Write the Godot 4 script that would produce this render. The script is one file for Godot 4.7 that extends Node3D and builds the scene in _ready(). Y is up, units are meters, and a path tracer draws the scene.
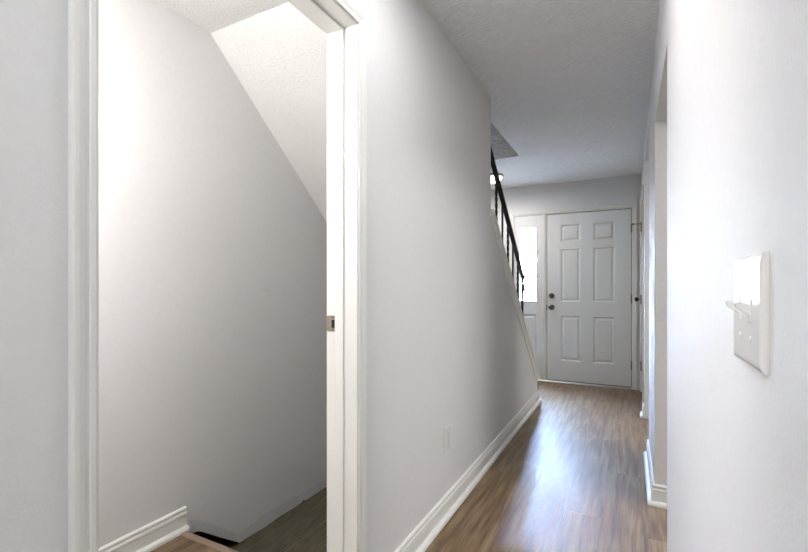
extends Node3D
# A narrow hallway with a vinyl plank floor: front door with sidelight at the far end, open basement stair door on the left,
# half wall with iron railing along the stairs up, and plain openings to a living room on the right.
# The hallway runs along -Z. Units are metres.

const XL := -0.818      # hall face of the left wall
const XLB := -0.938     # stair face of the left wall
const XS := -1.87       # face of the outer stairwell wall
const XR := 0.121       # hall face of the right wall
const XRB := 0.236      # living room face of the right wall
const YC := 2.41        # ceiling
const ZF := -5.5        # inner face of the front wall
const PITCH := 0.85     # rise over run of the stairs

var M := {}
var used := {}

# ------------------------------------------------------------------ helpers
func tri(st, a: Vector3, b: Vector3, c: Vector3, n: Vector3, ua = Vector2.ZERO, ub = Vector2.ZERO, uc = Vector2.ZERO):
	var flip = (b - a).cross(c - a).dot(n) > 0.0
	var v = [a, c, b] if flip else [a, b, c]
	var u = [ua, uc, ub] if flip else [ua, ub, uc]
	for i in 3:
		st.set_normal(n)
		st.set_uv(u[i])
		st.add_vertex(v[i])

func quad(st, a, b, c, d, n = Vector3.ZERO):
	if n == Vector3.ZERO:
		n = -(b - a).cross(c - a).normalized()
	tri(st, a, b, c, n)
	tri(st, a, c, d, n)

func new_st() -> SurfaceTool:
	var st := SurfaceTool.new()
	st.begin(Mesh.PRIMITIVE_TRIANGLES)
	return st

func numbered(called: String) -> String:
	if not used.has(called):
		used[called] = 0
		return called
	used[called] += 1
	return "%s_%03d" % [called, used[called]]

func obj(called: String, st, m, parent = null, cast := true) -> MeshInstance3D:
	var o := MeshInstance3D.new()
	o.mesh = st.commit() if st is SurfaceTool else st
	o.material_override = m
	if parent == null:
		o.name = numbered(called)
		add_child(o)
	else:
		o.name = called
		parent.add_child(o, true)
	o.cast_shadow = GeometryInstance3D.SHADOW_CASTING_SETTING_ON
	return o

func thing(called: String, label: String, category: String, at := Vector3.ZERO, kind := "", group := "") -> Node3D:
	var o := Node3D.new()
	o.name = numbered(called)
	add_child(o)
	o.position = at
	tag(o, label, category, kind, group)
	return o

func tag(o, label: String, category: String, kind := "", group := ""):
	o.set_meta("label", label)
	o.set_meta("category", category)
	if kind: o.set_meta("kind", kind)
	if group: o.set_meta("group", group)

# box from corner lo to corner hi, its edges chamfered by b
func box(st, lo: Vector3, hi: Vector3, b := 0.0):
	var c := (lo + hi) / 2
	var h := (hi - lo) / 2
	b = min(b, min(h.x, min(h.y, h.z)) * 0.9)
	for ax in 3:
		var e1 = (ax + 1) % 3
		var e2 = (ax + 2) % 3
		for s in [-1.0, 1.0]:
			var n := Vector3.ZERO
			n[ax] = s
			var p = []
			for k in [[-1, -1], [1, -1], [1, 1], [-1, 1]]:
				var v := c
				v[ax] += s * h[ax]
				v[e1] += k[0] * (h[e1] - b)
				v[e2] += k[1] * (h[e2] - b)
				p.append(v)
			quad(st, p[0], p[1], p[2], p[3], n)
	if b <= 0.0:
		return
	for ax in 3:
		var e1 = (ax + 1) % 3
		var e2 = (ax + 2) % 3
		for s1 in [-1.0, 1.0]:
			for s2 in [-1.0, 1.0]:
				var p = []
				for k in [[-1, 0], [1, 0], [1, 1], [-1, 1]]:
					var v := c
					v[ax] += k[0] * (h[ax] - b)
					v[e1] += s1 * (h[e1] - (b if k[1] else 0.0))
					v[e2] += s2 * (h[e2] - (0.0 if k[1] else b))
					p.append(v)
				var n := Vector3.ZERO
				n[e1] = s1
				n[e2] = s2
				quad(st, p[0], p[1], p[2], p[3], n.normalized())
	for sx in [-1.0, 1.0]:
		for sy in [-1.0, 1.0]:
			for sz in [-1.0, 1.0]:
				var s := Vector3(sx, sy, sz)
				tri(st, c + s * (h - Vector3(0, b, b)), c + s * (h - Vector3(b, 0, b)), c + s * (h - Vector3(b, b, 0)), s.normalized())

func bx(lo: Vector3, hi: Vector3, b := 0.0) -> SurfaceTool:
	var st := new_st()
	box(st, lo, hi, b)
	return st

# polygon (p, q) pushed along an axis from t0 to t1; at(p, q, t) places a point
func prism(st, pts: Array, at: Callable, t0: float, t1: float):
	var pv := PackedVector2Array(pts)
	var area := 0.0
	for i in pv.size():
		area += pv[i].cross(pv[(i + 1) % pv.size()])
	var along: Vector3 = (at.call(0.0, 0.0, 1.0) - at.call(0.0, 0.0, 0.0)).normalized()
	var o: Vector3 = at.call(0.0, 0.0, 0.0)
	var ex: Vector3 = (at.call(1.0, 0.0, 0.0) - o)
	var ey: Vector3 = (at.call(0.0, 1.0, 0.0) - o)
	var idx := Geometry2D.triangulate_polygon(pv)
	for i in range(0, idx.size(), 3):
		var q = [pv[idx[i]], pv[idx[i + 1]], pv[idx[i + 2]]]
		var s = 1.0 if t1 > t0 else -1.0
		tri(st, at.call(q[0].x, q[0].y, t0), at.call(q[1].x, q[1].y, t0), at.call(q[2].x, q[2].y, t0), -along * s)
		tri(st, at.call(q[0].x, q[0].y, t1), at.call(q[1].x, q[1].y, t1), at.call(q[2].x, q[2].y, t1), along * s)
	for i in pv.size():
		var a = pv[i]
		var b = pv[(i + 1) % pv.size()]
		var e = b - a
		if e.length() < 1e-6: continue
		var n2 = Vector2(e.y, -e.x).normalized() * (1.0 if area > 0 else -1.0)
		quad(st, at.call(a.x, a.y, t0), at.call(b.x, b.y, t0), at.call(b.x, b.y, t1), at.call(a.x, a.y, t1), (ex * n2.x + ey * n2.y).normalized())

# closed profile (out, up) swept from a to b; ma / mb lengthen the ends by that factor times out (mitres), na / nb times up
func sweep(st, prof: Array, a: Vector3, b: Vector3, out: Vector3, up: Vector3, ma := 0.0, mb := 0.0, na := 0.0, nb := 0.0):
	var d := (b - a).normalized()
	var A = []
	var B = []
	var area := 0.0
	for i in prof.size():
		var p: Vector2 = prof[i]
		area += p.cross(prof[(i + 1) % prof.size()])
		A.append(a + out * p.x + up * p.y - d * (ma * p.x + na * p.y))
		B.append(b + out * p.x + up * p.y + d * (mb * p.x + nb * p.y))
	for i in prof.size():
		var j = (i + 1) % prof.size()
		var e: Vector2 = prof[j] - prof[i]
		var n2 = Vector2(e.y, -e.x).normalized() * (1.0 if area > 0 else -1.0)
		quad(st, A[i], A[j], B[j], B[i], (out * n2.x + up * n2.y).normalized())
	var idx := Geometry2D.triangulate_polygon(PackedVector2Array(prof))
	for i in range(0, idx.size(), 3):
		tri(st, A[idx[i]], A[idx[i + 1]], A[idx[i + 2]], -d)
		tri(st, B[idx[i]], B[idx[i + 1]], B[idx[i + 2]], d)

# profile of (radius, along) turned about an axis through at
func lathe(st, prof: Array, at: Vector3, axis: Vector3, seg := 28):
	axis = axis.normalized()
	var e1 := axis.cross(Vector3.UP if abs(axis.y) < 0.9 else Vector3.RIGHT).normalized()
	var e2 := axis.cross(e1)
	for i in prof.size() - 1:
		var p: Vector2 = prof[i]
		var q: Vector2 = prof[i + 1]
		var nn := Vector2(q.y - p.y, p.x - q.x).normalized()
		for k in seg:
			var t0 = TAU * k / seg
			var t1 = TAU * (k + 1) / seg
			var r0 = e1 * cos(t0) + e2 * sin(t0)
			var r1 = e1 * cos(t1) + e2 * sin(t1)
			var a = at + r0 * p.x + axis * p.y
			var b = at + r1 * p.x + axis * p.y
			var c = at + r1 * q.x + axis * q.y
			var d = at + r0 * q.x + axis * q.y
			var n = ((r0 + r1) * 0.5 * nn.x + axis * nn.y).normalized()
			if p.x > 1e-6: tri(st, a, b, c, n)
			if q.x > 1e-6: tri(st, a, c, d, n)

func smooth(st: SurfaceTool) -> ArrayMesh:
	# rounds off the flat normals of a lathed shape whose profile is fine enough
	var mdt := MeshDataTool.new()
	var am: ArrayMesh = st.commit()
	mdt.create_from_surface(am, 0)
	var acc := {}
	for i in mdt.get_vertex_count():
		var k := mdt.get_vertex(i).snapped(Vector3.ONE * 1e-4)
		acc[k] = acc.get(k, Vector3.ZERO) + mdt.get_vertex_normal(i)
	for i in mdt.get_vertex_count():
		mdt.set_vertex_normal(i, acc[mdt.get_vertex(i).snapped(Vector3.ONE * 1e-4)].normalized())
	am.clear_surfaces()
	mdt.commit_to_surface(am)
	return am

# tube of square or round section through points; twist in radians over its length
func tube(st, pts: Array, r: float, seg := 10, twist := 0.0):
	var rings = []
	for i in pts.size():
		var p: Vector3 = pts[i]
		var d: Vector3 = (pts[min(i + 1, pts.size() - 1)] - pts[max(i - 1, 0)]).normalized()
		var e1 := d.cross(Vector3.RIGHT if abs(d.x) < 0.9 else Vector3.UP).normalized()
		var e2 := d.cross(e1)
		var ring = []
		for k in seg:
			var t = TAU * k / seg + PI / 4 + twist * i / max(1, pts.size() - 1)
			ring.append(p + (e1 * cos(t) + e2 * sin(t)) * r)
		rings.append(ring)
	for i in pts.size() - 1:
		for k in seg:
			var j = (k + 1) % seg
			var mid = (rings[i][k] + rings[i][j] + rings[i + 1][k] + rings[i + 1][j]) / 4
			quad(st, rings[i][k], rings[i][j], rings[i + 1][j], rings[i + 1][k], (mid - (pts[i] + pts[i + 1]) / 2).normalized())
	for e in [[0, -1.0], [pts.size() - 1, 1.0]]:
		var d2: Vector3 = (pts[min(e[0] + 1, pts.size() - 1)] - pts[max(e[0] - 1, 0)]).normalized() * e[1]
		for k in range(1, seg - 1):
			tri(st, rings[e[0]][0], rings[e[0]][k], rings[e[0]][k + 1], d2)

# ------------------------------------------------------------------ materials
func noise_tex(freq: float, seed_: int, normal := false, strength := 4.0, size := 512, octaves := 4) -> NoiseTexture2D:
	var n := FastNoiseLite.new()
	n.seed = seed_
	n.frequency = freq
	n.noise_type = FastNoiseLite.TYPE_SIMPLEX_SMOOTH
	n.fractal_octaves = octaves
	var t := NoiseTexture2D.new()
	t.width = size
	t.height = size
	t.seamless = true
	t.noise = n
	t.as_normal_map = normal
	t.bump_strength = strength
	return t

func mat(col: Color, rough := 0.6, metal := 0.0) -> StandardMaterial3D:
	var m := StandardMaterial3D.new()
	m.albedo_color = col
	m.roughness = rough
	m.metallic = metal
	return m

func tinted_noise(c0: Color, c1: Color, freq: float, seed_: int) -> NoiseTexture2D:
	var t := noise_tex(freq, seed_)
	var g := Gradient.new()
	g.set_color(0, c0)
	g.set_color(1, c1)
	t.color_ramp = g
	return t

func paint(c: Color, rough: float, bump_freq: float, bump: float, tile: float, seed_: int, vary := 0.012) -> StandardMaterial3D:
	var m := mat(Color.WHITE, rough)
	m.albedo_texture = tinted_noise(c.darkened(vary), c.lightened(vary), 0.02, seed_ + 50)
	m.uv1_triplanar = true
	m.uv1_world_triplanar = true
	m.uv1_scale = Vector3.ONE / tile
	if bump > 0.0:
		m.normal_enabled = true
		m.normal_texture = noise_tex(bump_freq, seed_, true, bump)
		m.normal_scale = 1.0
	return m

# vinyl oak planks: eight strips side by side, grain along v
func wood_images() -> Array:
	var n := 1024
	var img := Image.create(n, n, false, Image.FORMAT_RGB8)
	var rgh := Image.create(n, n, false, Image.FORMAT_L8)
	var hgt := Image.create(n, n, false, Image.FORMAT_L8)
	var fine := FastNoiseLite.new()
	fine.seed = 3; fine.frequency = 1.0; fine.fractal_octaves = 3
	var broad := FastNoiseLite.new()
	broad.seed = 11; broad.frequency = 1.0; broad.fractal_octaves = 3
	var warp := FastNoiseLite.new()
	warp.seed = 23; warp.frequency = 1.0; warp.fractal_octaves = 2
	var rng := RandomNumberGenerator.new()
	rng.seed = 5
	var dark := Color(0.30, 0.225, 0.15)
	var tan_ := Color(0.555, 0.455, 0.325)
	var wash := Color(0.61, 0.57, 0.48)
	var tone = []
	for s in 8: tone.append(rng.randf_range(-0.055, 0.055))
	for y in n:
		var v := y / float(n) * 1.22
		for x in n:
			var s := int(x / 128.0)
			var u := (x - s * 128) / 128.0 * 0.18 + s * 3.7
			var w := warp.get_noise_2d(u * 6.0, v * 1.1) * 0.007
			var g := fine.get_noise_2d((u + w) * 210.0, v * 2.4)
			var b := broad.get_noise_2d((u + w * 2.0) * 38.0, v * 1.3)
			var c := broad.get_noise_2d(u * 15.0 + 40.0, v * 1.9)
			var t := clampf(0.50 + tone[s] + 0.40 * b + 0.30 * g + 0.25 * c, 0.0, 1.0)
			var col := dark.lerp(tan_, t)
			var ws := clampf(0.28 + 1.0 * c + 0.55 * g, 0.0, 1.0) * 0.55
			col = col.lerp(wash, ws)
			img.set_pixel(x, y, col)
			var rr := clampf(0.47 + 0.12 * g + 0.08 * c, 0.0, 1.0)
			rgh.set_pixel(x, y, Color(rr, rr, rr))
			var hh := clampf(0.5 + 0.45 * g + 0.15 * b, 0.0, 1.0)
			hgt.set_pixel(x, y, Color(hh, hh, hh))
	hgt.convert(Image.FORMAT_RGBA8)
	hgt.bump_map_to_normal_map(3.0)
	return [img, rgh, hgt]

func make_materials():
	M.wall = paint(Color(0.848, 0.847, 0.846), 0.78, 0.09, 0.35, 0.35, 1)
	M.ceiling = paint(Color(0.92, 0.92, 0.92), 0.9, 0.05, 7.0, 0.7, 2)
	M.ceiling.uv1_scale = Vector3(0.5, 1.0, 2.0)
	M.soffit = paint(Color(0.92, 0.92, 0.91), 0.9, 0.07, 8.0, 0.4, 3)
	M.trim = paint(Color(0.87, 0.87, 0.855), 0.36, 0.03, 0.3, 0.4, 4, 0.006)
	M.door = paint(Color(0.86, 0.865, 0.865), 0.42, 0.05, 0.3, 0.3, 5, 0.006)
	M.plastic = mat(Color(0.88, 0.88, 0.87), 0.16)
	M.slot = mat(Color(0.12, 0.12, 0.12), 0.6)
	M.iron = mat(Color(0.018, 0.018, 0.02), 0.38)
	M.bronze = mat(Color(0.40, 0.39, 0.38), 0.36, 0.9)
	M.nickel = mat(Color(0.62, 0.58, 0.53), 0.4, 0.95)
	M.brass_dull = mat(Color(0.50, 0.46, 0.38), 0.42, 0.9)
	M.aluminium = mat(Color(0.72, 0.73, 0.75), 0.38, 0.85)
	M.rubber = mat(Color(0.03, 0.03, 0.03), 0.75)
	M.framing = mat(Color(0.60, 0.50, 0.38), 0.85)
	M.mud = paint(Color(0.81, 0.815, 0.82), 0.85, 0.05, 1.4, 0.2, 7, 0.05)
	M.strip = paint(Color(0.55, 0.48, 0.42), 0.5, 0.05, 0.6, 0.15, 8, 0.05)
	var ob := paint(Color(0.32, 0.31, 0.25), 0.6, 0.03, 1.5, 0.5, 9, 0.10)
	ob.albedo_texture = tinted_noise(Color(0.27, 0.255, 0.205), Color(0.40, 0.38, 0.30), 0.012, 90)
	ob.uv1_scale = Vector3(6.0, 6.0, 0.9)
	M.old_board = ob
	M.concrete = paint(Color(0.66, 0.65, 0.63), 0.9, 0.05, 2.0, 0.6, 10, 0.05)
	M.siding = paint(Color(0.62, 0.60, 0.57), 0.8, 0.05, 1.0, 0.6, 12, 0.04)
	M.carpet = paint(Color(0.55, 0.53, 0.50), 1.0, 0.12, 4.0, 0.2, 13, 0.06)
	M.sticker = mat(Color(0.66, 0.68, 0.70), 0.6)
	var gl := mat(Color(0.93, 0.97, 1.0, 0.06), 0.02)
	gl.transparency = BaseMaterial3D.TRANSPARENCY_ALPHA
	M.glass = gl
	var lamp := mat(Color(0.95, 0.93, 0.9), 0.3)
	lamp.emission_enabled = true
	lamp.emission = Color(1.0, 0.96, 0.9)
	lamp.emission_energy_multiplier = 2.2
	M.lamp_glass = lamp
	var w = wood_images()
	var wm := mat(Color.WHITE, 1.0)
	wm.albedo_texture = ImageTexture.create_from_image(w[0])
	wm.roughness = 1.0
	wm.roughness_texture = ImageTexture.create_from_image(w[1])
	wm.normal_enabled = true
	wm.normal_texture = ImageTexture.create_from_image(w[2])
	wm.normal_scale = 0.22
	M.plank = wm
	M.subfloor = mat(Color(0.20, 0.16, 0.12), 0.9)

# ------------------------------------------------------------------ small builders
const BASE := [Vector2(0, 0), Vector2(.014, 0), Vector2(.014, .064), Vector2(.0115, .0655), Vector2(.0115, .068), Vector2(.0155, .071), Vector2(.015, .080), Vector2(.0095, .087), Vector2(.0085, .090), Vector2(.0125, .093), Vector2(.012, .100), Vector2(.007, .1055), Vector2(0, .106)]
const SHOE := [Vector2(.0, 0), Vector2(.034, 0), Vector2(.0335, .006), Vector2(.0315, .012), Vector2(.0275, .017), Vector2(.022, .0205), Vector2(.0142, .022), Vector2(.0, .022)]
# casing profile: x proud of the wall, y across from the opening outwards
const CASE := [Vector2(0, 0), Vector2(.008, 0), Vector2(.010, .003), Vector2(.0105, .011), Vector2(.008, .013), Vector2(.0085, .0155), Vector2(.0115, .021), Vector2(.0145, .030), Vector2(.015, .0365), Vector2(.0135, .040), Vector2(0, .040)]

func baseboard(called: String, label: String, runs: Array):
	var t := thing(called, label, "baseboard", Vector3.ZERO, "structure")
	for r in runs:
		var a := new_st()
		sweep(a, BASE, r[0], r[1], r[2], Vector3.UP, r[3], r[4])
		obj("base_moulding", a, M.trim, t)
		var b := new_st()
		sweep(b, SHOE.map(func(p): return Vector2(p.x, p.y)), r[0], r[1], r[2], Vector3.UP, r[3], r[4])
		obj("shoe_moulding", b, M.trim, t)

# mitred casing: two legs and a head round an opening in a wall with normal out; a, b floor corners
func casing(t: Node3D, a: Vector3, b: Vector3, top: float, out: Vector3, prof: Array = CASE):
	var d := (b - a).normalized()
	var leg := new_st()
	sweep(leg, prof, a, a + Vector3.UP * top, out, -d, 0, 0, 0, 1)
	obj("casing_leg", leg, M.trim, t)
	leg = new_st()
	sweep(leg, prof, b, b + Vector3.UP * top, out, d, 0, 0, 0, 1)
	obj("casing_leg", leg, M.trim, t)
	var head := new_st()
	sweep(head, prof, a + Vector3.UP * top, b + Vector3.UP * top, out, Vector3.UP, 0, 0, 1, 1)
	obj("casing_head", head, M.trim, t)

# one moulded door panel filling a rectangle in a door's face: sloping rim, groove, raised field
func panel(st, x0: float, x1: float, y0: float, y1: float, at: Callable):
	var rings = [[0.0, 0.0], [0.004, -0.002], [0.016, -0.0105], [0.022, -0.011], [0.040, -0.003], [0.043, -0.0025]]
	var P = []
	for r in rings:
		P.append([at.call(x0 + r[0], y0 + r[0], r[1]), at.call(x1 - r[0], y0 + r[0], r[1]), at.call(x1 - r[0], y1 - r[0], r[1]), at.call(x0 + r[0], y1 - r[0], r[1])])
	var f: Vector3 = (at.call(0.0, 0.0, 1.0) - at.call(0.0, 0.0, 0.0)).normalized()
	for i in rings.size() - 1:
		for k in 4:
			var j = (k + 1) % 4
			var n = (P[i][j] - P[i][k]).cross(P[i + 1][k] - P[i][k]).normalized()
			if n.dot(f) < 0: n = -n
			quad(st, P[i][k], P[i][j], P[i + 1][j], P[i + 1][k], n)
	var L = P[rings.size() - 1]
	quad(st, L[0], L[1], L[2], L[3], f)

# face of stiles and rails round the panels, then each panel
func panel_door(t: Node3D, w: float, y0: float, y1: float, thick: float, panels: Array, at: Callable, m):
	var xs = [0.0, w]
	var ys = [y0, y1]
	for p in panels:
		xs.append_array([p[0], p[1]])
		ys.append_array([p[2], p[3]])
	xs.sort()
	ys.sort()
	var st := new_st()
	var o: Vector3 = at.call(0.0, 0.0, 0.0)
	var f: Vector3 = (at.call(0.0, 0.0, 1.0) - o).normalized()
	var r: Vector3 = (at.call(1.0, 0.0, 0.0) - o).normalized()
	for i in xs.size() - 1:
		for j in ys.size() - 1:
			if xs[i + 1] - xs[i] < 1e-5 or ys[j + 1] - ys[j] < 1e-5: continue
			var cx = (xs[i] + xs[i + 1]) / 2
			var cy = (ys[j] + ys[j + 1]) / 2
			var inside := false
			for p in panels:
				if cx > p[0] and cx < p[1] and cy > p[2] and cy < p[3]: inside = true
			if inside: continue
			quad(st, at.call(xs[i], ys[j], 0.0), at.call(xs[i + 1], ys[j], 0.0), at.call(xs[i + 1], ys[j + 1], 0.0), at.call(xs[i], ys[j + 1], 0.0), f)
	var c = [at.call(0.0, y0, 0.0), at.call(w, y0, 0.0), at.call(w, y1, 0.0), at.call(0.0, y1, 0.0)]
	var e = [at.call(0.0, y0, -thick), at.call(w, y0, -thick), at.call(w, y1, -thick), at.call(0.0, y1, -thick)]
	quad(st, e[0], e[1], e[2], e[3], -f)
	quad(st, c[0], c[1], e[1], e[0], Vector3.DOWN)
	quad(st, c[3], c[2], e[2], e[3], Vector3.UP)
	quad(st, c[0], c[3], e[3], e[0], -r)
	quad(st, c[1], c[2], e[2], e[1], r)
	obj("slab", st, m, t)
	for p in panels:
		var q := new_st()
		panel(q, p[0], p[1], p[2], p[3], at)
		obj("panel", q, m, t)

func hinge(t: Node3D, at: Vector3, m, r := 0.007) -> MeshInstance3D:
	var st := new_st()
	lathe(st, [Vector2(0, -.056), Vector2(r * .6, -.055), Vector2(r * .7, -.05), Vector2(r, -.0495), Vector2(r, -.017), Vector2(r * .85, -.016), Vector2(r, -.015), Vector2(r, .015), Vector2(r * .85, .016), Vector2(r, .017), Vector2(r, .0495), Vector2(r * .7, .05), Vector2(r * .6, .055), Vector2(0, .056)], at, Vector3.UP, 14)
	return obj("hinge", st, m, t)

func flush_lamp(called: String, label: String, at: Vector3, r: float, energy: float, col: Color, glow: float) -> Node3D:
	var t := thing(called, label, "ceiling lamp", at)
	var st := new_st()
	lathe(st, [Vector2(0, 0), Vector2(r * 1.08, 0), Vector2(r * 1.10, -.006), Vector2(r * 1.08, -.018), Vector2(r * 1.02, -.024), Vector2(r * .96, -.024), Vector2(r * .96, -.012), Vector2(0, -.012)], Vector3.ZERO, Vector3.UP, 40)
	obj("base_ring", st, M.nickel, t)
	var g := new_st()
	var prof = []
	for i in 11:
		var a = PI / 2 * i / 10.0
		prof.append(Vector2(r * .97 * cos(a), -.018 - .072 * sin(a)))
	lathe(g, prof, Vector3.ZERO, Vector3.UP, 40)
	var lm: StandardMaterial3D = M.lamp_glass.duplicate()
	lm.emission = col
	lm.emission_energy_multiplier = glow
	obj("glass_dome", smooth(g), lm, t)
	var f := new_st()
	lathe(f, [Vector2(0, -.100), Vector2(.006, -.099), Vector2(.009, -.094), Vector2(.006, -.089), Vector2(0, -.088)], Vector3.ZERO, Vector3.UP, 16)
	obj("finial", f, M.nickel, t)
	var l := AreaLight3D.new()
	l.name = "bulb_light"
	t.add_child(l)
	l.position = Vector3(0, -.102, 0)
	l.rotation_degrees.x = -90
	l.area_size = Vector2(r, r) * 1.3
	l.area_normalize_energy = true
	l.light_energy = energy
	l.light_color = col
	l.area_range = 14.0
	l.area_attenuation = 2.0
	l.shadow_enabled = true
	return t

# ------------------------------------------------------------------ the scene
func _ready():
	# camera
	var cam := Camera3D.new()
	cam.name = "camera"
	add_child(cam)
	cam.position = Vector3(0, 1.14, 0)
	cam.rotation_degrees.y = 27.458
	cam.set_frustum(0.05 * 552.0 / 433.0, Vector2(0, 0.05 * 12.0 / 433.0), 0.05, 200.0)
	cam.current = true
	# sky and exposure
	var env := Environment.new()
	var sky := Sky.new()
	var sm := ProceduralSkyMaterial.new()
	sm.sky_top_color = Color(0.70, 0.81, 0.98)
	sm.sky_horizon_color = Color(0.86, 0.93, 1.0)
	sm.ground_horizon_color = Color(0.72, 0.75, 0.78)
	sm.ground_bottom_color = Color(0.45, 0.46, 0.47)
	sm.sky_energy_multiplier = 12.5
	sm.ground_energy_multiplier = 7.0
	sky.sky_material = sm
	env.background_mode = Environment.BG_SKY
	env.sky = sky
	env.ambient_light_source = Environment.AMBIENT_SOURCE_DISABLED
	env.tonemap_mode = Environment.TONE_MAPPER_LINEAR
	env.tonemap_exposure = 1.28
	env.sdfgi_enabled = true
	env.ssao_enabled = true
	env.ssil_enabled = true
	var we := WorldEnvironment.new()
	we.name = "environment"
	we.environment = env
	add_child(we)

	make_materials()
	build_shell()
	build_floor()
	build_front()
	build_basement_door()
	build_stairs()
	build_right_side()
	build_small()

const YZ := 0
func build_shell():
	var zy := func(p, q, t): return Vector3(t, q, p)      # polygon in (z, y), pushed along x
	var st := new_st()
	# left wall of the hall with the doorway and the sloping half wall, one outline
	prism(st, [Vector2(2.6, 0), Vector2(2.6, YC), Vector2(-2.83, YC), Vector2(-2.83, 1.655), Vector2(-4.49, 0.244), Vector2(-4.49, 0), Vector2(-1.243, 0), Vector2(-1.243, 2.058), Vector2(-.404, 2.058), Vector2(-.404, 0)], zy, XLB, XL)
	tag(obj("wall_left", st, M.wall), "light grey hall wall with the basement doorway and sloping stair half wall", "wall", "structure")
	# outer wall of the stairwell; its drywall ends in a ragged edge above the basement landing
	var pts = [Vector2(0.6, -.02), Vector2(0.6, YC + 2.4), Vector2(-5.5, YC + 2.4), Vector2(-5.5, -.02), Vector2(-2.95, -.02), Vector2(-2.95, -.246)]
	var rag = [[-2.75, -.250], [-2.60, -.256], [-2.45, -.250], [-2.33, -.254], [-2.26, -.247], [-2.215, -.252], [-2.19, -.226], [-2.17, -.240], [-2.10, -.242], [-1.98, -.238], [-1.85, -.243], [-1.74, -.238], [-1.668, -.238], [-1.655, -.228], [-1.55, -.15], [-1.43, -.058], [-1.41, -.048], [-1.372, -.044]]
	for r in rag: pts.append(Vector2(r[0], r[1]))
	st = new_st()
	prism(st, pts, zy, XS - .1, XS)
	var ws = obj("wall_stairwell", st, M.wall)
	tag(ws, "pale stairwell wall with ragged drywall edge above the basement landing", "wall", "structure")
	# grey skim coat left along that edge
	st = new_st()
	var band = []
	for r in rag:
		if r[0] > -2.9 and r[0] < -1.66: band.append(Vector2(r[0], r[1]))
	var lo = band.duplicate()
	for i in range(lo.size() - 1, -1, -1): band.append(Vector2(lo[i].x + 0.012, -.178 + 0.008 * sin(lo[i].x * 9.0)))
	prism(st, band, zy, XS, XS + .0012)
	obj("skim_coat", st, M.mud, ws)
	st = new_st()
	prism(st, [Vector2(-1.655, -.227), Vector2(-1.648, -.176), Vector2(-1.55, -.10), Vector2(-1.47, -.035), Vector2(-1.40, .016), Vector2(-1.372, .026), Vector2(-1.371, -.043), Vector2(-1.41, -.047), Vector2(-1.43, -.057), Vector2(-1.55, -.149)], zy, XS, XS + .0012)
	obj("skim_coat", st, M.mud, ws)
	# void and framing behind the drywall edge, foundation below
	tag(obj("wall_basement", foundation(), M.framing), "bare framing behind the ragged drywall edge", "wall", "structure")
	# walls that close the stairwell below and behind
	tag(obj("wall_landing_end", bx(Vector3(XS, -.9, -3.05), Vector3(XL, 1.05, -2.95)), M.wall), "end wall of the basement landing under the stairs", "wall", "structure")
	tag(obj("wall_landing_side", bx(Vector3(XLB, -.9, -2.95), Vector3(XL, -.0, -1.36)), M.wall), "side wall of the landing below the hall floor", "wall", "structure")
	tag(obj("wall_landing_back", bx(Vector3(XS, 0, .35), Vector3(XLB, YC, .45)), M.wall), "wall closing the stair landing behind the door", "wall", "structure")
	# ceilings
	st = new_st()
	box(st, Vector3(XLB, YC, -2.83), Vector3(XRB, YC + .24, 2.7))
	box(st, Vector3(XLB, YC, -4.21), Vector3(XRB, YC + .24, -2.83))
	box(st, Vector3(XS - .1, YC, -5.65), Vector3(XRB, YC + .24, -4.21))
	tag(obj("ceiling", st, M.ceiling), "white brushed-texture hall ceiling with the stairwell opening cut out", "ceiling", "structure")
	st = new_st()
	prism(st, [Vector2(.7, YC + .012), Vector2(-1.483, YC + .012), Vector2(-2.96, YC + .012 - 1.477 * 0.87), Vector2(-2.96, YC - 1.477 * 0.87 + .09), Vector2(-1.45, YC + .09), Vector2(.7, YC + .09)], zy, XS, XLB)
	tag(obj("ceiling_stairwell", st, M.soffit), "white stippled ceiling over the landing sloping down under the stairs", "ceiling", "structure")
	# second storey seen through the stairwell opening
	st = new_st()
	box(st, Vector3(XLB, YC + .24, -4.21), Vector3(XL, YC + 2.4, -1.3))
	box(st, Vector3(XS, YC + .24, -4.33), Vector3(XL, YC + 2.4, -4.21))
	box(st, Vector3(XS, YC + .24, .6), Vector3(XL, YC + 2.4, .7))
	box(st, Vector3(XLB, YC + .24, -1.3), Vector3(XL, YC + 2.4, .6))
	tag(obj("wall_upstairs", st, M.wall), "grey walls of the upper storey round the stairwell opening", "wall", "structure")
	tag(obj("ceiling_upstairs", bx(Vector3(XS - .1, YC + 2.4, -4.33), Vector3(XL, YC + 2.5, .7)), M.ceiling), "ceiling of the upper storey above the stairwell", "ceiling", "structure")
	# hall behind the camera
	tag(obj("wall_back", bx(Vector3(XLB, 0, 2.6), Vector3(XRB, YC, 2.7)), M.wall), "grey wall closing the hall opposite the front door", "wall", "structure")

func foundation() -> SurfaceTool:
	var st := new_st()
	box(st, Vector3(XS - .75, -1.0, -5.65), Vector3(XS - .6, .05, .75))
	box(st, Vector3(XS - .6, .0, -5.65), Vector3(XS - .1, .05, .75))
	box(st, Vector3(XS - .6, -1.0, -5.65), Vector3(XRB, -.9, .75))
	box(st, Vector3(XS - .6, -.9, -5.65), Vector3(XRB, -.14, -5.55))
	box(st, Vector3(XS - .6, -.9, .65), Vector3(XRB, -.14, .75))
	box(st, Vector3(XS - .6, -.14, .65), Vector3(XS, .0, .75))
	box(st, Vector3(XS - .6, -.14, -5.65), Vector3(XS - .03, -.0, -5.5))
	box(st, Vector3(XRB - .1, -.9, -5.55), Vector3(XRB, -.14, .65))
	return st

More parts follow.
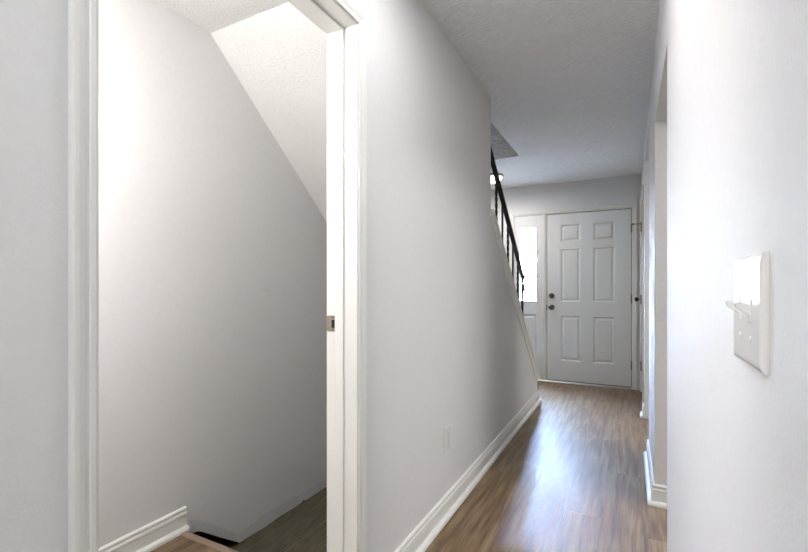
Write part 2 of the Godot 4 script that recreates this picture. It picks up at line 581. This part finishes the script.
func build_floor():
	var f := thing("floor", "brown and grey oak vinyl plank floor running down the hall", "floor", Vector3.ZERO, "structure")
	var sub := new_st()
	box(sub, Vector3(XLB, -.14, -5.6), Vector3(XRB, -.012, 2.7))
	box(sub, Vector3(XS, -.14, -1.318), Vector3(XLB, -.012, .7))
	box(sub, Vector3(XS - .05, -.14, -5.6), Vector3(XLB, -.012, -4.4))
	box(sub, Vector3(XRB, -.14, -5.6), Vector3(3.7, -.012, -.9))
	obj("subfloor", sub, M.subfloor, f)
	var rng := RandomNumberGenerator.new()
	rng.seed = 77
	var W := 0.18
	var L := 1.22
	# areas: x0, x1, z0 (far), z1 (near)
	var areas = [[XLB + .001, XRB, -5.5, 2.6], [XS, XLB, -1.318, .6], [XS, XLB, -5.5, -4.4], [XRB, 3.6, -5.5, -.9]]
	var col0 := int(floor(XS / W)) - 1
	for k in range(col0, int(ceil(3.6 / W)) + 1):
		var off := rng.randf() * L
		var x0 := k * W + 0.06
		var row0 := int(floor((-5.5 - off) / L)) - 1
		for r in range(row0, int(ceil((2.6 - off) / L)) + 1):
			var z0 := off + r * L
			var strip := rng.randi_range(0, 7)
			var turn := rng.randf() < 0.5
			for a in areas:
				var ax0 = max(a[0], x0)
				var ax1 = min(a[1], x0 + W)
				var az0 = max(a[2], z0)
				var az1 = min(a[3], z0 + L)
				if ax1 - ax0 < 0.004 or az1 - az0 < 0.004: continue
				obj("plank", plank_mesh(ax0, ax1, az0, az1, x0, z0, W, L, strip, turn), M.plank, f)
	# reducer strip on the edge above the basement landing
	var nose := new_st()
	sweep(nose, [Vector2(-.020, 0), Vector2(-.018, .004), Vector2(-.010, .006), Vector2(.008, .0055), Vector2(.014, .002), Vector2(.016, -.004), Vector2(.016, -.020), Vector2(.006, -.020), Vector2(.006, -.0)], Vector3(XS + .0, 0, -1.316), Vector3(XLB, 0, -1.316), Vector3(0, 0, -1), Vector3.UP)
	var n = obj("edge_strip", nose, M.strip, f)
	n.set_meta("label", "beige edge strip above the basement step")
	# basement landing of old boards
	var ld := thing("landing", "dark olive wooden boards of the basement landing below the doorway", "landing", Vector3.ZERO, "structure")
	var xs = [XS - .14, -1.606, -1.352, -1.10, XLB]
	for i in 4:
		obj("board", bx(Vector3(xs[i] + .0025, -.275, -2.95), Vector3(xs[i + 1] - .0025, -.243 - .002 * (i % 2), -1.352), .002), M.old_board, ld)
	obj("board_filler", bx(Vector3(XS - .14, -.30, -2.95), Vector3(XLB, -.247, -1.352)), M.strip, ld)
	obj("riser", bx(Vector3(XS, -.243, -1.345), Vector3(XLB, -.021, -1.320)), M.old_board, ld)

func plank_mesh(x0: float, x1: float, z0: float, z1: float, px: float, pz: float, W: float, L: float, strip: int, turn: bool) -> SurfaceTool:
	var st := new_st()
	st.set_smooth_group(-1)
	var b := 0.0003
	var uv := func(p: Vector3) -> Vector2:
		var u = clampf((p.x - px) / W, 0.01, 0.99)
		var v = clampf((p.z - pz) / L, 0.003, 0.997)
		if turn:
			u = 1.0 - u
			v = 1.0 - v
		return Vector2((strip + u) / 8.0, v)
	var top = [Vector3(x0 + b, 0, z0 + b), Vector3(x1 - b, 0, z0 + b), Vector3(x1 - b, 0, z1 - b), Vector3(x0 + b, 0, z1 - b)]
	var low = [Vector3(x0 + .0002, -.0008, z0 + .0002), Vector3(x1 - .0002, -.0008, z0 + .0002), Vector3(x1 - .0002, -.0008, z1 - .0002), Vector3(x0 + .0002, -.0008, z1 - .0002)]
	var T := Plane(Vector3(1, 0, 0), 1.0)
	var q = func(a, bb, c, d, n):
		for t3 in [[a, bb, c], [a, c, d]]:
			var flip = (t3[1] - t3[0]).cross(t3[2] - t3[0]).dot(n) > 0
			for v in ([t3[0], t3[2], t3[1]] if flip else t3):
				st.set_normal(n)
				st.set_tangent(T)
				st.set_uv(uv.call(v))
				st.add_vertex(v)
	q.call(top[0], top[1], top[2], top[3], Vector3.UP)
	for i in 4:
		var j = (i + 1) % 4
		var o = ((low[i] + low[j]) / 2 - (top[i] + top[j]) / 2)
		o.y = 0
		o = o.normalized()
		q.call(top[i], top[j], low[j], low[i], (o + Vector3.UP * .6).normalized())
		var dn = Vector3(0, -.0108, 0)
		q.call(low[i], low[j], low[j] + dn, low[i] + dn, o)
	return st

func build_front():
	# front wall with the hole for the door unit
	var st := new_st()
	var z0 := ZF - .15
	box(st, Vector3(XS - .1, -.1, z0), Vector3(-1.303, YC, ZF))
	box(st, Vector3(.045, -.1, z0), Vector3(3.7, YC, ZF))
	box(st, Vector3(-1.303, 2.057, z0), Vector3(.045, YC, ZF))
	tag(obj("wall_front", st, M.wall), "grey end wall around the white front door and sidelight", "wall", "structure")

	# frame of the door unit
	var fr := thing("trim_front_door", "white casing and jambs around the front door and sidelight", "door frame", Vector3.ZERO, "structure")
	obj("jamb", bx(Vector3(-1.303, 0, z0), Vector3(-1.286, 2.057, ZF - .001), .002), M.trim, fr)
	obj("mullion_post", bx(Vector3(-.959, 0, z0), Vector3(-.894, 2.038, ZF - .004), .003), M.trim, fr)
	obj("mullion_cover", bx(Vector3(-.949, 0, ZF - .004), Vector3(-.912, 2.045, ZF + .008), .004), M.trim, fr)
	obj("jamb", bx(Vector3(.027, 0, z0), Vector3(.045, 2.057, ZF - .001), .002), M.trim, fr)
	obj("head_jamb", bx(Vector3(-1.286, 2.040, z0), Vector3(.027, 2.057, ZF - .001), .002), M.trim, fr)
	casing(fr, Vector3(-1.297, 0, ZF), Vector3(.040, 0, ZF), 2.050, Vector3(0, 0, 1))
	obj("door_stop", bx(Vector3(-.894, .0, ZF - .075), Vector3(.027, 2.04, ZF - .062)), M.slot, fr).set_meta("label", "dark weatherstrip behind the door edge")
	var sill := new_st()
	sweep(sill, [Vector2(-.10, 0), Vector2(.012, 0), Vector2(.012, .006), Vector2(.004, .014), Vector2(-.02, .017), Vector2(-.10, .017)], Vector3(-1.286, 0, ZF), Vector3(.027, 0, ZF), Vector3(0, 0, 1), Vector3.UP)
	obj("threshold", sill, M.aluminium, fr)

	# six-panel front door
	var d := thing("door_1", "white six-panel front door with dark knob and deadbolt", "door", Vector3.ZERO, "structure")
	var zface := ZF - .012
	var X0 := -.889
	var at := func(x, y, k): return Vector3(X0 + x, y, zface + k)
	var pn = []
	for p in [[-.733, -.508], [-.373, -.142]]:
		for q in [[1.700, 1.902], [.975, 1.610], [.262, .806]]:
			pn.append([p[0] - X0, p[1] - X0, q[0], q[1]])
	panel_door(d, .911, .024, 2.033, .044, pn, at, M.door)
	obj("door_sweep", bx(Vector3(X0 + .004, .017, zface - .03), Vector3(X0 + .906, .024, zface - .004)), M.rubber, d)
	for y in [1.817, 1.018, .268]: hinge(d, Vector3(.0255, y, ZF - .006), M.bronze, .0075)
	for k in [[1.045, false], [.905, true]]:
		var s := new_st()
		var c := Vector3(-.836, k[0], zface)
		if k[1]:
			lathe(s, [Vector2(.034, 0), Vector2(.034, .004), Vector2(.029, .009), Vector2(.016, .012), Vector2(.012, .020), Vector2(.012, .032), Vector2(.020, .038), Vector2(.027, .046), Vector2(.0285, .054), Vector2(.026, .063), Vector2(.019, .068), Vector2(.0, .069)], c, Vector3(0, 0, 1), 24)
			obj("door_knob", smooth(s), M.bronze, d).set_meta("label", "dark metal door knob")
		else:
			lathe(s, [Vector2(.032, 0), Vector2(.032, .006), Vector2(.029, .016), Vector2(.026, .020), Vector2(.014, .0205), Vector2(.012, .021), Vector2(0, .022)], c, Vector3(0, 0, 1), 24)
			box(s, c + Vector3(-.006, -.014, .02), c + Vector3(.006, .014, .040), .003)
			obj("deadbolt", s, M.bronze, d).set_meta("label", "dark metal deadbolt thumb turn")
	var ph := new_st()
	lathe(ph, [Vector2(.0085, 0), Vector2(.0085, .002), Vector2(.006, .0035), Vector2(.004, .0025), Vector2(0, .002)], Vector3(-.443, 1.58, zface), Vector3(0, 0, 1), 16)
	obj("peephole", ph, M.plastic, d)
	obj("strike_plate", bx(Vector3(-.899, .872, ZF - .006), Vector3(-.892, .936, ZF - .0015), .001), M.bronze, fr)

	# sidelight
	var w := thing("window_1", "white sidelight with three bright panes beside the front door", "window", Vector3.ZERO, "structure")
	var S0 := -1.284
	var S1 := -.961
	var G0 := -1.218
	var G1 := -1.020
	var fz := ZF - .012
	var sash := new_st()
	box(sash, Vector3(S0 - .002, .014, fz - .044), Vector3(G0, 2.041, fz), .002)
	box(sash, Vector3(G1, .014, fz - .044), Vector3(S1 + .002, 2.041, fz), .002)
	box(sash, Vector3(G0, 1.882, fz - .044), Vector3(G1, 2.041, fz), .001)
	box(sash, Vector3(G0, .812, fz - .044), Vector3(G1, .980, fz), .001)
	box(sash, Vector3(G0, .014, fz - .044), Vector3(G1, .26, fz), .001)
	box(sash, Vector3(G0, .26, fz - .044), Vector3(G1, .812, fz - .011))
	obj("sash", sash, M.door, w)
	var pl := new_st()
	panel(pl, G0 + .0, G1, .26, .812, func(x, y, k): return Vector3(x, y, fz + k + .0005))
	obj("panel", pl, M.door, w)
	# raised glazing frame
	var gf := new_st()
	var gp = [Vector2(0, 0), Vector2(.007, .0), Vector2(.010, .004), Vector2(.008, .012), Vector2(.004, .020), Vector2(0, .022)]
	sweep(gf, gp, Vector3(G0, .980, fz), Vector3(G0, 1.882, fz), Vector3(0, 0, 1), Vector3(-1, 0, 0), 0, 0, 1, 1)
	sweep(gf, gp, Vector3(G1, .980, fz), Vector3(G1, 1.882, fz), Vector3(0, 0, 1), Vector3(1, 0, 0), 0, 0, 1, 1)
	sweep(gf, gp, Vector3(G0, 1.882, fz), Vector3(G1, 1.882, fz), Vector3(0, 0, 1), Vector3(0, 1, 0), 0, 0, 1, 1)
	sweep(gf, gp, Vector3(G0, .980, fz), Vector3(G1, .980, fz), Vector3(0, 0, 1), Vector3(0, -1, 0), 0, 0, 1, 1)
	obj("glazing_frame", gf, M.door, w)
	var ys = [.980, 1.286, 1.588, 1.882]
	for y in [1.286, 1.588]: obj("muntin", bx(Vector3(G0, y - .015, fz - .03), Vector3(G1, y + .015, fz + .003), .003), M.door, w)
	for i in 3:
		var p = obj("pane", bx(Vector3(G0, ys[i] + (.015 if i > 0 else 0.0), fz - .022), Vector3(G1, ys[i + 1] - (.015 if i < 2 else 0.0), fz - .018)), M.glass, w)
		if i == 2:
			var sk := new_st()
			box(sk, Vector3(-1.140, 1.812, fz - .0178), Vector3(-1.098, 1.834, fz - .0172))
			box(sk, Vector3(-1.152, 1.792, fz - .0178), Vector3(-1.084, 1.797, fz - .0172))
			obj("sticker", sk, M.sticker, p).set_meta("label", "faint grey sticker on the top pane")

	# outside: porch slab and the porch's side wall
	tag(obj("porch_slab", bx(Vector3(-1.7, -.25, -7.4), Vector3(1.2, -.03, ZF - .15), .01), M.concrete), "concrete porch slab outside the front door", "porch", "structure")
	tag(obj("ground", bx(Vector3(-30, -.4, -50), Vector3(30, -.26, ZF - .2)), M.concrete), "pale paved ground in front of the house", "ground", "structure")

func build_basement_door():
	var t := thing("trim_basement_door", "white door frame of the open basement stair doorway", "door frame", Vector3.ZERO, "structure")
	var zn := -.422
	var zf := -1.225
	var x0 := XLB - .004
	var x1 := XL + .004
	var top := 2.031
	obj("jamb", bx(Vector3(x0, 0, zn), Vector3(x1, top + .018, zn + .018), .002), M.trim, t)
	obj("jamb", bx(Vector3(x0, 0, zf - .018), Vector3(x1, top + .018, zf), .002), M.trim, t)
	obj("head_jamb", bx(Vector3(x0, top, zf), Vector3(x1, top + .018, zn), .002), M.trim, t)
	# door stop moulding
	obj("stop_moulding", bx(Vector3(XLB + .036, 0, zf), Vector3(XLB + .070, top, zf + .006), .002), M.trim, t)
	obj("stop_moulding", bx(Vector3(XLB + .036, 0, zn - .006), Vector3(XLB + .070, top, zn), .002), M.trim, t)
	obj("stop_moulding", bx(Vector3(XLB + .036, top - .006, zf + .006), Vector3(XLB + .070, top, zn - .006), .002), M.trim, t)
	casing(t, Vector3(XL, 0, zf - .005), Vector3(XL, 0, zn + .005), top + .005, Vector3(1, 0, 0))
	casing(t, Vector3(XLB, 0, zf - .005), Vector3(XLB, 0, zn + .005), top + .005, Vector3(-1, 0, 0))
	# strike plate with its latch hole
	var st := new_st()
	var sx0 := XLB - .004
	var sx1 := XLB + .030
	prism(st, [Vector2(sx0 + .004, .988), Vector2(sx1, .988), Vector2(sx1, 1.001), Vector2(sx1 - .013, 1.001), Vector2(sx1 - .013, 1.029), Vector2(sx1, 1.029), Vector2(sx1, 1.044), Vector2(sx0 + .004, 1.044), Vector2(sx0 + .001, 1.040), Vector2(sx0 - .001, 1.033), Vector2(sx0 - .001, .999), Vector2(sx0 + .001, .992)], func(p, q, k): return Vector3(p, q, k), zf, zf + .0016)
	var sp = obj("strike_plate", st, M.nickel, t)
	sp.set_meta("label", "satin nickel strike plate on the door jamb")
	obj("latch_hole", bx(Vector3(sx1 - .013, 1.001, zf), Vector3(sx1, 1.029, zf + .0006)), M.rubber, sp)
	for y in [.9955, 1.038]:
		var s := new_st()
		lathe(s, [Vector2(.0035, 0), Vector2(.0025, .0008), Vector2(0, .0004)], Vector3(sx1 - .009, y, zf + .0016), Vector3(0, 0, 1), 10)
		obj("screw", s, M.bronze, sp)

func build_stairs():
	var zy := func(p, q, t): return Vector3(t, q, p)
	# flight up, rising from the front door towards the back of the house
	var t := thing("staircase", "carpeted flight of stairs rising behind the sloping half wall", "staircase", Vector3.ZERO)
	var rise := 0.1893
	var run := rise / PITCH
	var zs := -4.60
	for i in 14:
		var za := zs + run * i
		var y := rise * (i + 1)
		obj("tread", bx(Vector3(XS + .003, y - .03, za - .025), Vector3(XLB - .003, y, za + run), .008), M.carpet, t)
		obj("riser", bx(Vector3(XS + .003, y - rise, za), Vector3(XLB - .003, y - .03, za + .018)), M.carpet, t)
	# stringer cap on the half wall
	var cap := thing("trim_half_wall", "cream sloping cap board along the top of the stair half wall", "trim", Vector3.ZERO, "structure")
	var a := Vector3(XL, 1.655, -2.83)
	var b := Vector3(XL, .244, -4.49)
	var d := (b - a).normalized()
	var up := Vector3(0, -d.z, d.y)
	if up.y < 0: up = -up
	var st := new_st()
	sweep(st, [Vector2(-.120, 0), Vector2(.016, 0), Vector2(.020, .004), Vector2(.020, .014), Vector2(.016, .018), Vector2(-.116, .018), Vector2(-.120, .014)], a, b + d * .012, Vector3.RIGHT, up)
	obj("cap_board", st, M.trim, cap)
	st = new_st()
	sweep(st, [Vector2(0, -.062), Vector2(.006, -.061), Vector2(.010, -.056), Vector2(.011, -.030), Vector2(.008, -.026), Vector2(.009, -.022), Vector2(.013, -.016), Vector2(.013, 0), Vector2(0, 0)], a, b, Vector3.RIGHT, up)
	obj("apron_moulding", st, M.trim, cap)
	# railing
	var r := thing("stair_railing", "black wrought iron stair railing with twisted balusters on the half wall", "railing", Vector3(-.88, 0, 0))
	var ry := func(z): return 2.095 + (z + 3.046) * .815
	var cy := func(z): return 1.655 + (z + 2.83) * PITCH + .022
	var rs := new_st()
	var ra := Vector3(0, ry.call(-2.83), -2.83)
	var rb := Vector3(0, ry.call(-4.12), -4.12)
	var rd := (rb - ra).normalized()
	var ru := Vector3(0, -rd.z, rd.y)
	if ru.y < 0: ru = -ru
	sweep(rs, [Vector2(-.016, -.010), Vector2(.016, -.010), Vector2(.018, -.005), Vector2(.018, .004), Vector2(.013, .010), Vector2(.005, .013), Vector2(-.005, .013), Vector2(-.013, .010), Vector2(-.018, .004), Vector2(-.018, -.005)], ra, rb, Vector3.RIGHT, ru)
	obj("handrail", rs, M.iron, r)
	# curled end of the handrail
	var cs := new_st()
	var cp = []
	for i in 19:
		var an = -0.75 + 2.9 * i / 18.0
		var rad = .058 - .022 * i / 18.0
		cp.append(rb + Vector3(0, -.095 + rad * sin(PI / 2 - an + .2) , -rad * 0.9 * (cos(PI / 2 - an + .2)) - .004))
	tube(cs, cp, .011, 8)
	obj("rail_scroll", cs, M.iron, r)
	var n := 0
	for z in [-3.015, -3.19, -3.365, -3.54, -3.71, -3.895]:
		var bs := new_st()
		var y0 = cy.call(z)
		var y1 = ry.call(z) - .010
		if n % 2 == 1:
			var pts = []
			for i in 61: pts.append(Vector3(0, lerp(y0, y1, i / 60.0), z))
			tube(bs, pts, .0105, 4, TAU * 3.0)
		else:
			tube(bs, [Vector3(0, y0, z), Vector3(0, y1, z)], .009, 4)
		obj("baluster", bs, M.iron, r)
		obj("baluster_shoe", bx(Vector3(-.014, y0 - .012, z - .014), Vector3(.014, y0 + .014, z + .014), .004), M.iron, r)
		n += 1
	var ps := new_st()
	tube(ps, [Vector3(0, cy.call(-4.08) - .01, -4.08), Vector3(0, ry.call(-4.08), -4.08)], .0135, 4)
	obj("end_post", ps, M.iron, r)
	obj("post_collar", bx(Vector3(-.019, cy.call(-4.08) - .02, -4.099), Vector3(.019, cy.call(-4.08) + .16, -4.061), .004), M.iron, r)
	# baseboards of this side
	baseboard("baseboard_left", "white moulded baseboard along the hall wall left of the door", [[Vector3(XL, 0, zfcase()), Vector3(XL, 0, -4.53), Vector3(1, 0, 0), 0.0, 0.0], [Vector3(XL, 0, 2.6), Vector3(XL, 0, -.376), Vector3(1, 0, 0), 0.0, 0.0]])
	baseboard("baseboard_stairwell", "white moulded baseboard on the stair landing ending at the step", [[Vector3(XS, 0, .35), Vector3(XS, 0, -1.345), Vector3(1, 0, 0), 0.0, 0.0]])
	flush_lamp("entry_ceiling_lamp", "lit round flush ceiling lamp near the front door above the stair foot", Vector3(-1.365, YC, -4.80), .108, 1.05, Color(1.0, .98, .95), 3.0)
	flush_lamp("added_upstairs_lamp", "added unseen flush lamp on the upper storey brightening the stairwell opening", Vector3(-1.4, YC + 2.4, -2.4), .13, .35, Color(1.0, .98, .95), 1.5)  # added out of view to brighten the stairwell opening
	led_panel("lit square ceiling panel in the hall beside the basement doorway", Vector3(-.34, YC, -1.2), Vector2(.26, .26), .58)
	led_panel("added square fill light panel behind the camera at the back end of the hall", Vector3(-.34, YC, .8), Vector2(.26, .26), 1.9)  # added fill behind the camera, lifts the near left wall
	led_panel("large lit ceiling panel in the side room beyond the openings", Vector3(1.6, YC, -2.8), Vector2(1.2, 1.2), 4.8)
	pendant_lamp(Vector3(-1.42, YC, -.34), .86)

func led_panel(label: String, at: Vector3, size: Vector2, energy: float):
	var t := thing("ceiling_panel_lamp", label, "ceiling lamp", at, "", "flat ceiling panel lamps")
	var w := size.x / 2
	var d := size.y / 2
	var st := new_st()
	box(st, Vector3(-w - .018, -.022, -d - .018), Vector3(-w, 0, d + .018), .003)
	box(st, Vector3(w, -.022, -d - .018), Vector3(w + .018, 0, d + .018), .003)
	box(st, Vector3(-w, -.022, -d - .018), Vector3(w, 0, -d), .003)
	box(st, Vector3(-w, -.022, d), Vector3(w, 0, d + .018), .003)
	obj("frame", st, M.trim, t)
	obj("diffuser", bx(Vector3(-w, -.018, -d), Vector3(w, -.004, d)), M.lamp_glass, t)
	var l := AreaLight3D.new()
	l.name = "panel_light"
	t.add_child(l)
	l.position = Vector3(0, -.024, 0)
	l.rotation_degrees.x = -90
	l.area_size = size
	l.area_normalize_energy = true
	l.light_energy = energy
	l.light_color = Color(.985, .99, 1.0)
	l.area_range = 14.0
	l.area_attenuation = 2.0
	l.shadow_enabled = true

func pendant_lamp(at: Vector3, energy: float):
	var t := thing("pendant_lamp", "lit white globe lamp hanging over the basement stair landing", "pendant lamp", at)
	var st := new_st()
	lathe(st, [Vector2(0, 0), Vector2(.058, 0), Vector2(.058, -.008), Vector2(.046, -.020), Vector2(.0, -.024)], Vector3.ZERO, Vector3.UP, 28)
	obj("canopy", st, M.nickel, t)
	st = new_st()
	tube(st, [Vector3(0, -.02, 0), Vector3(0, -.515, 0)], .006, 10)
	obj("stem", st, M.nickel, t)
	st = new_st()
	lathe(st, [Vector2(.008, -.495), Vector2(.034, -.505), Vector2(.040, -.517), Vector2(.040, -.543), Vector2(0, -.543)], Vector3.ZERO, Vector3.UP, 24)
	obj("holder", st, M.nickel, t)
	var g := new_st()
	var prof = []
	for i in 17:
		var a = PI * i / 16.0
		prof.append(Vector2(.088 * sin(a), -.62 + .088 * cos(a)))
	lathe(g, prof, Vector3.ZERO, Vector3.UP, 32)
	obj("glass_globe", smooth(g), M.lamp_glass, t)
	var l := OmniLight3D.new()
	l.name = "bulb_light"
	t.add_child(l)
	l.position = Vector3(0, -.62, 0)
	l.light_energy = energy
	l.light_color = Color(1.0, .98, .97)
	l.light_size = .07
	l.omni_range = 14.0
	l.omni_attenuation = 2.0
	l.shadow_enabled = true

func zfcase() -> float:
	return -1.2705

func build_right_side():
	var zy := func(p, q, t): return Vector3(t, q, p)
	var st := new_st()
	# one outline: near wall, plain opening, pier, second opening, wall with the closet door
	prism(st, [Vector2(2.6, 0), Vector2(2.6, YC), Vector2(-5.5, YC), Vector2(-5.5, 0), Vector2(-5.43, 0), Vector2(-5.43, 2.055), Vector2(-4.55, 2.055), Vector2(-4.55, 0), Vector2(-4.33, 0), Vector2(-4.33, 2.25), Vector2(-3.40, 2.25), Vector2(-3.40, 0), Vector2(-2.64, 0), Vector2(-2.64, 2.015), Vector2(-1.81, 2.015), Vector2(-1.81, 0)], zy, XR, XRB)
	tag(obj("wall_right", st, M.wall), "light grey hall wall with switch plate and plain openings to a side room", "wall", "structure")
	baseboard("baseboard_right", "white moulded baseboard wrapping the pier between two wall openings", [
		[Vector3(XR, 0, -2.64), Vector3(XR, 0, -3.40), Vector3(-1, 0, 0), 1.0, 0.0],
		[Vector3(XR, 0, -2.64), Vector3(XRB, 0, -2.64), Vector3(0, 0, 1), 1.0, 0.0]])
	baseboard("baseboard_near", "white moulded baseboard below the light switch", [[Vector3(XR, 0, 2.6), Vector3(XR, 0, -1.81), Vector3(-1, 0, 0), 0.0, 0.0]])
	baseboard("baseboard_closet", "short white baseboard block beside the closet door casing", [[Vector3(XR, 0, -4.33), Vector3(XR, 0, -4.49), Vector3(-1, 0, 0), 0.0, 0.0]])
	# closet door
	var t := thing("door_2", "white closet door in the side wall next to the front door", "door", Vector3.ZERO, "structure")
	var at := func(x, y, k): return Vector3(XR + .006 - k, y, -4.566 - x)
	var pn = []
	for p in [[.12, .375], [.475, .73]]:
		for q in [[1.700, 1.902], [.975, 1.610], [.262, .806]]:
			pn.append([p[0], p[1], q[0], q[1]])
	panel_door(t, .846, .012, 2.033, .035, pn, at, M.door)
	for y in [1.812, 1.015, .285]: hinge(t, Vector3(XR - .004, y, -5.4135), M.brass_dull, .0065)
	var fr := thing("trim_closet_door", "white casing around the closet door beside the front door", "door frame", Vector3.ZERO, "structure")
	obj("jamb", bx(Vector3(XR - .0, 0, -4.564), Vector3(XRB, 2.055, -4.55), .001), M.trim, fr)
	obj("jamb", bx(Vector3(XR - .0, 0, -5.43), Vector3(XRB, 2.055, -5.416), .001), M.trim, fr)
	obj("head_jamb", bx(Vector3(XR - .0, 2.039, -5.416), Vector3(XRB, 2.055, -4.564), .001), M.trim, fr)
	casing(fr, Vector3(XR, 0, -5.422), Vector3(XR, 0, -4.558), 2.047, Vector3(-1, 0, 0))
	# hinge-pin door stops: a short arm with a bumper
	for q in [[1.845, .075, M.brass_dull, 1.0], [1.02, .045, M.rubber, 1.9]]:
		var s := new_st()
		tube(s, [Vector3(XR - .006, q[0], -5.405), Vector3(XR - .006 - q[1], q[0] - .004, -5.375)], .004, 8)
		lathe(s, [Vector2(0, -.012), Vector2(.010, -.011), Vector2(.012, -.004), Vector2(.012, .003), Vector2(.008, .007), Vector2(0, .008)].map(func(v): return v * q[3]), Vector3(XR - .006 - q[1], q[0] - .004, -5.375), Vector3(-1, 0, .3), 12)
		obj("hinge_stop", s, q[2], t)
	obj("closet_back", bx(Vector3(XRB + .35, 0, -5.49), Vector3(XRB + .40, YC, -4.33)), M.wall, fr)
	# living room shell
	tag(obj("wall_room_side", bx(Vector3(3.6, -.1, -5.65), Vector3(3.7, YC, -.8)), M.wall), "far side wall of the room beyond the openings", "wall", "structure")
	tag(obj("wall_room_back", bx(Vector3(XRB, -.1, -.9), Vector3(3.6, YC, -.8)), M.wall), "back wall of the room beyond the openings", "wall", "structure")
	tag(obj("ceiling_room", bx(Vector3(XRB, YC, -5.65), Vector3(3.7, YC + .24, -.8)), M.ceiling), "ceiling of the room beyond the openings", "ceiling", "structure")

func build_small():
	# double toggle switch on the right wall
	var cz := -.604
	var cy := 1.1155
	var s := thing("light_switch", "glossy white double toggle switch plate on the grey wall", "light switch", Vector3(XR, cy, cz))
	var hw := .066
	var hh := .0605
	var st := new_st()
	var rings = [[0.0, 0.0], [0.0, -.0022], [.0016, -.0042], [.0050, -.0056], [.0085, -.0060]]
	var P = []
	for r in rings: P.append([Vector3(r[1], -hh + r[0], -hw + r[0]), Vector3(r[1], -hh + r[0], hw - r[0]), Vector3(r[1], hh - r[0], hw - r[0]), Vector3(r[1], hh - r[0], -hw + r[0])])
	for i in rings.size() - 1:
		for k in 4:
			var j = (k + 1) % 4
			var n = (P[i][j] - P[i][k]).cross(P[i + 1][k] - P[i][k]).normalized()
			var away = ((P[i][j] + P[i][k]) / 2 + Vector3(-.002, 0, 0))
			if n.dot(away) < 0: n = -n
			quad(st, P[i][k], P[i][j], P[i + 1][j], P[i + 1][k], n)
	quad(st, P[4][0], P[4][1], P[4][2], P[4][3], Vector3(-1, 0, 0))
	obj("plate", st, M.plastic, s)
	for z in [-.024, .024]:
		var c := new_st()
		box(c, Vector3(-.0075, -.0125, z - .0055), Vector3(-.0055, .0125, z + .0055), .0006)
		obj("toggle_collar", c, M.plastic, s)
		var g := new_st()
		prism(g, [Vector2(-.006, -.006), Vector2(-.006, .006), Vector2(-.0175, .0095), Vector2(-.0195, .0075), Vector2(-.0185, .0035)], func(p, q, t): return Vector3(p, q, t), z - .0042, z + .0042)
		obj("toggle", g, M.plastic, s)
		for y in [-.030, .030]:
			var k := new_st()
			lathe(k, [Vector2(.0034, 0), Vector2(.0030, .0009), Vector2(0, .0013)], Vector3(-.006, y, z), Vector3(-1, 0, 0), 12)
			obj("screw", k, M.plastic, s)
	# outlet on the left wall
	var o := thing("wall_outlet", "white duplex outlet plate low on the grey hall wall", "outlet", Vector3(XL, .380, -2.045))
	var pw := .040
	var phh := .0605
	obj("plate", bx(Vector3(0, -phh, -pw), Vector3(.0055, phh, pw), .0025), M.plastic, o)
	for y in [-.0195, .0195]:
		var f := new_st()
		prism(f, [Vector2(-.0165, y - .009), Vector2(-.010, y - .014), Vector2(.010, y - .014), Vector2(.0165, y - .009), Vector2(.0165, y + .009), Vector2(.010, y + .014), Vector2(-.010, y + .014), Vector2(-.0165, y + .009)], func(p, q, t): return Vector3(t, q, p), .0055, .0072)
		var rc = obj("receptacle", f, M.plastic, o)
		for z in [-.0065, .0065]:
			obj("slot", bx(Vector3(.0070, y - .001, z - .001), Vector3(.0074, y + .007, z + .001)), M.slot, rc)
		var gh := new_st()
		lathe(gh, [Vector2(.0023, 0), Vector2(.0022, .0004), Vector2(0, .0004)], Vector3(.0071, y - .007, 0), Vector3(1, 0, 0), 10)
		obj("ground_hole", gh, M.slot, rc)
	var sc := new_st()
	lathe(sc, [Vector2(.003, 0), Vector2(.0026, .0008), Vector2(0, .0012)], Vector3(.0055, 0, 0), Vector3(1, 0, 0), 12)
	obj("screw", sc, M.plastic, o)
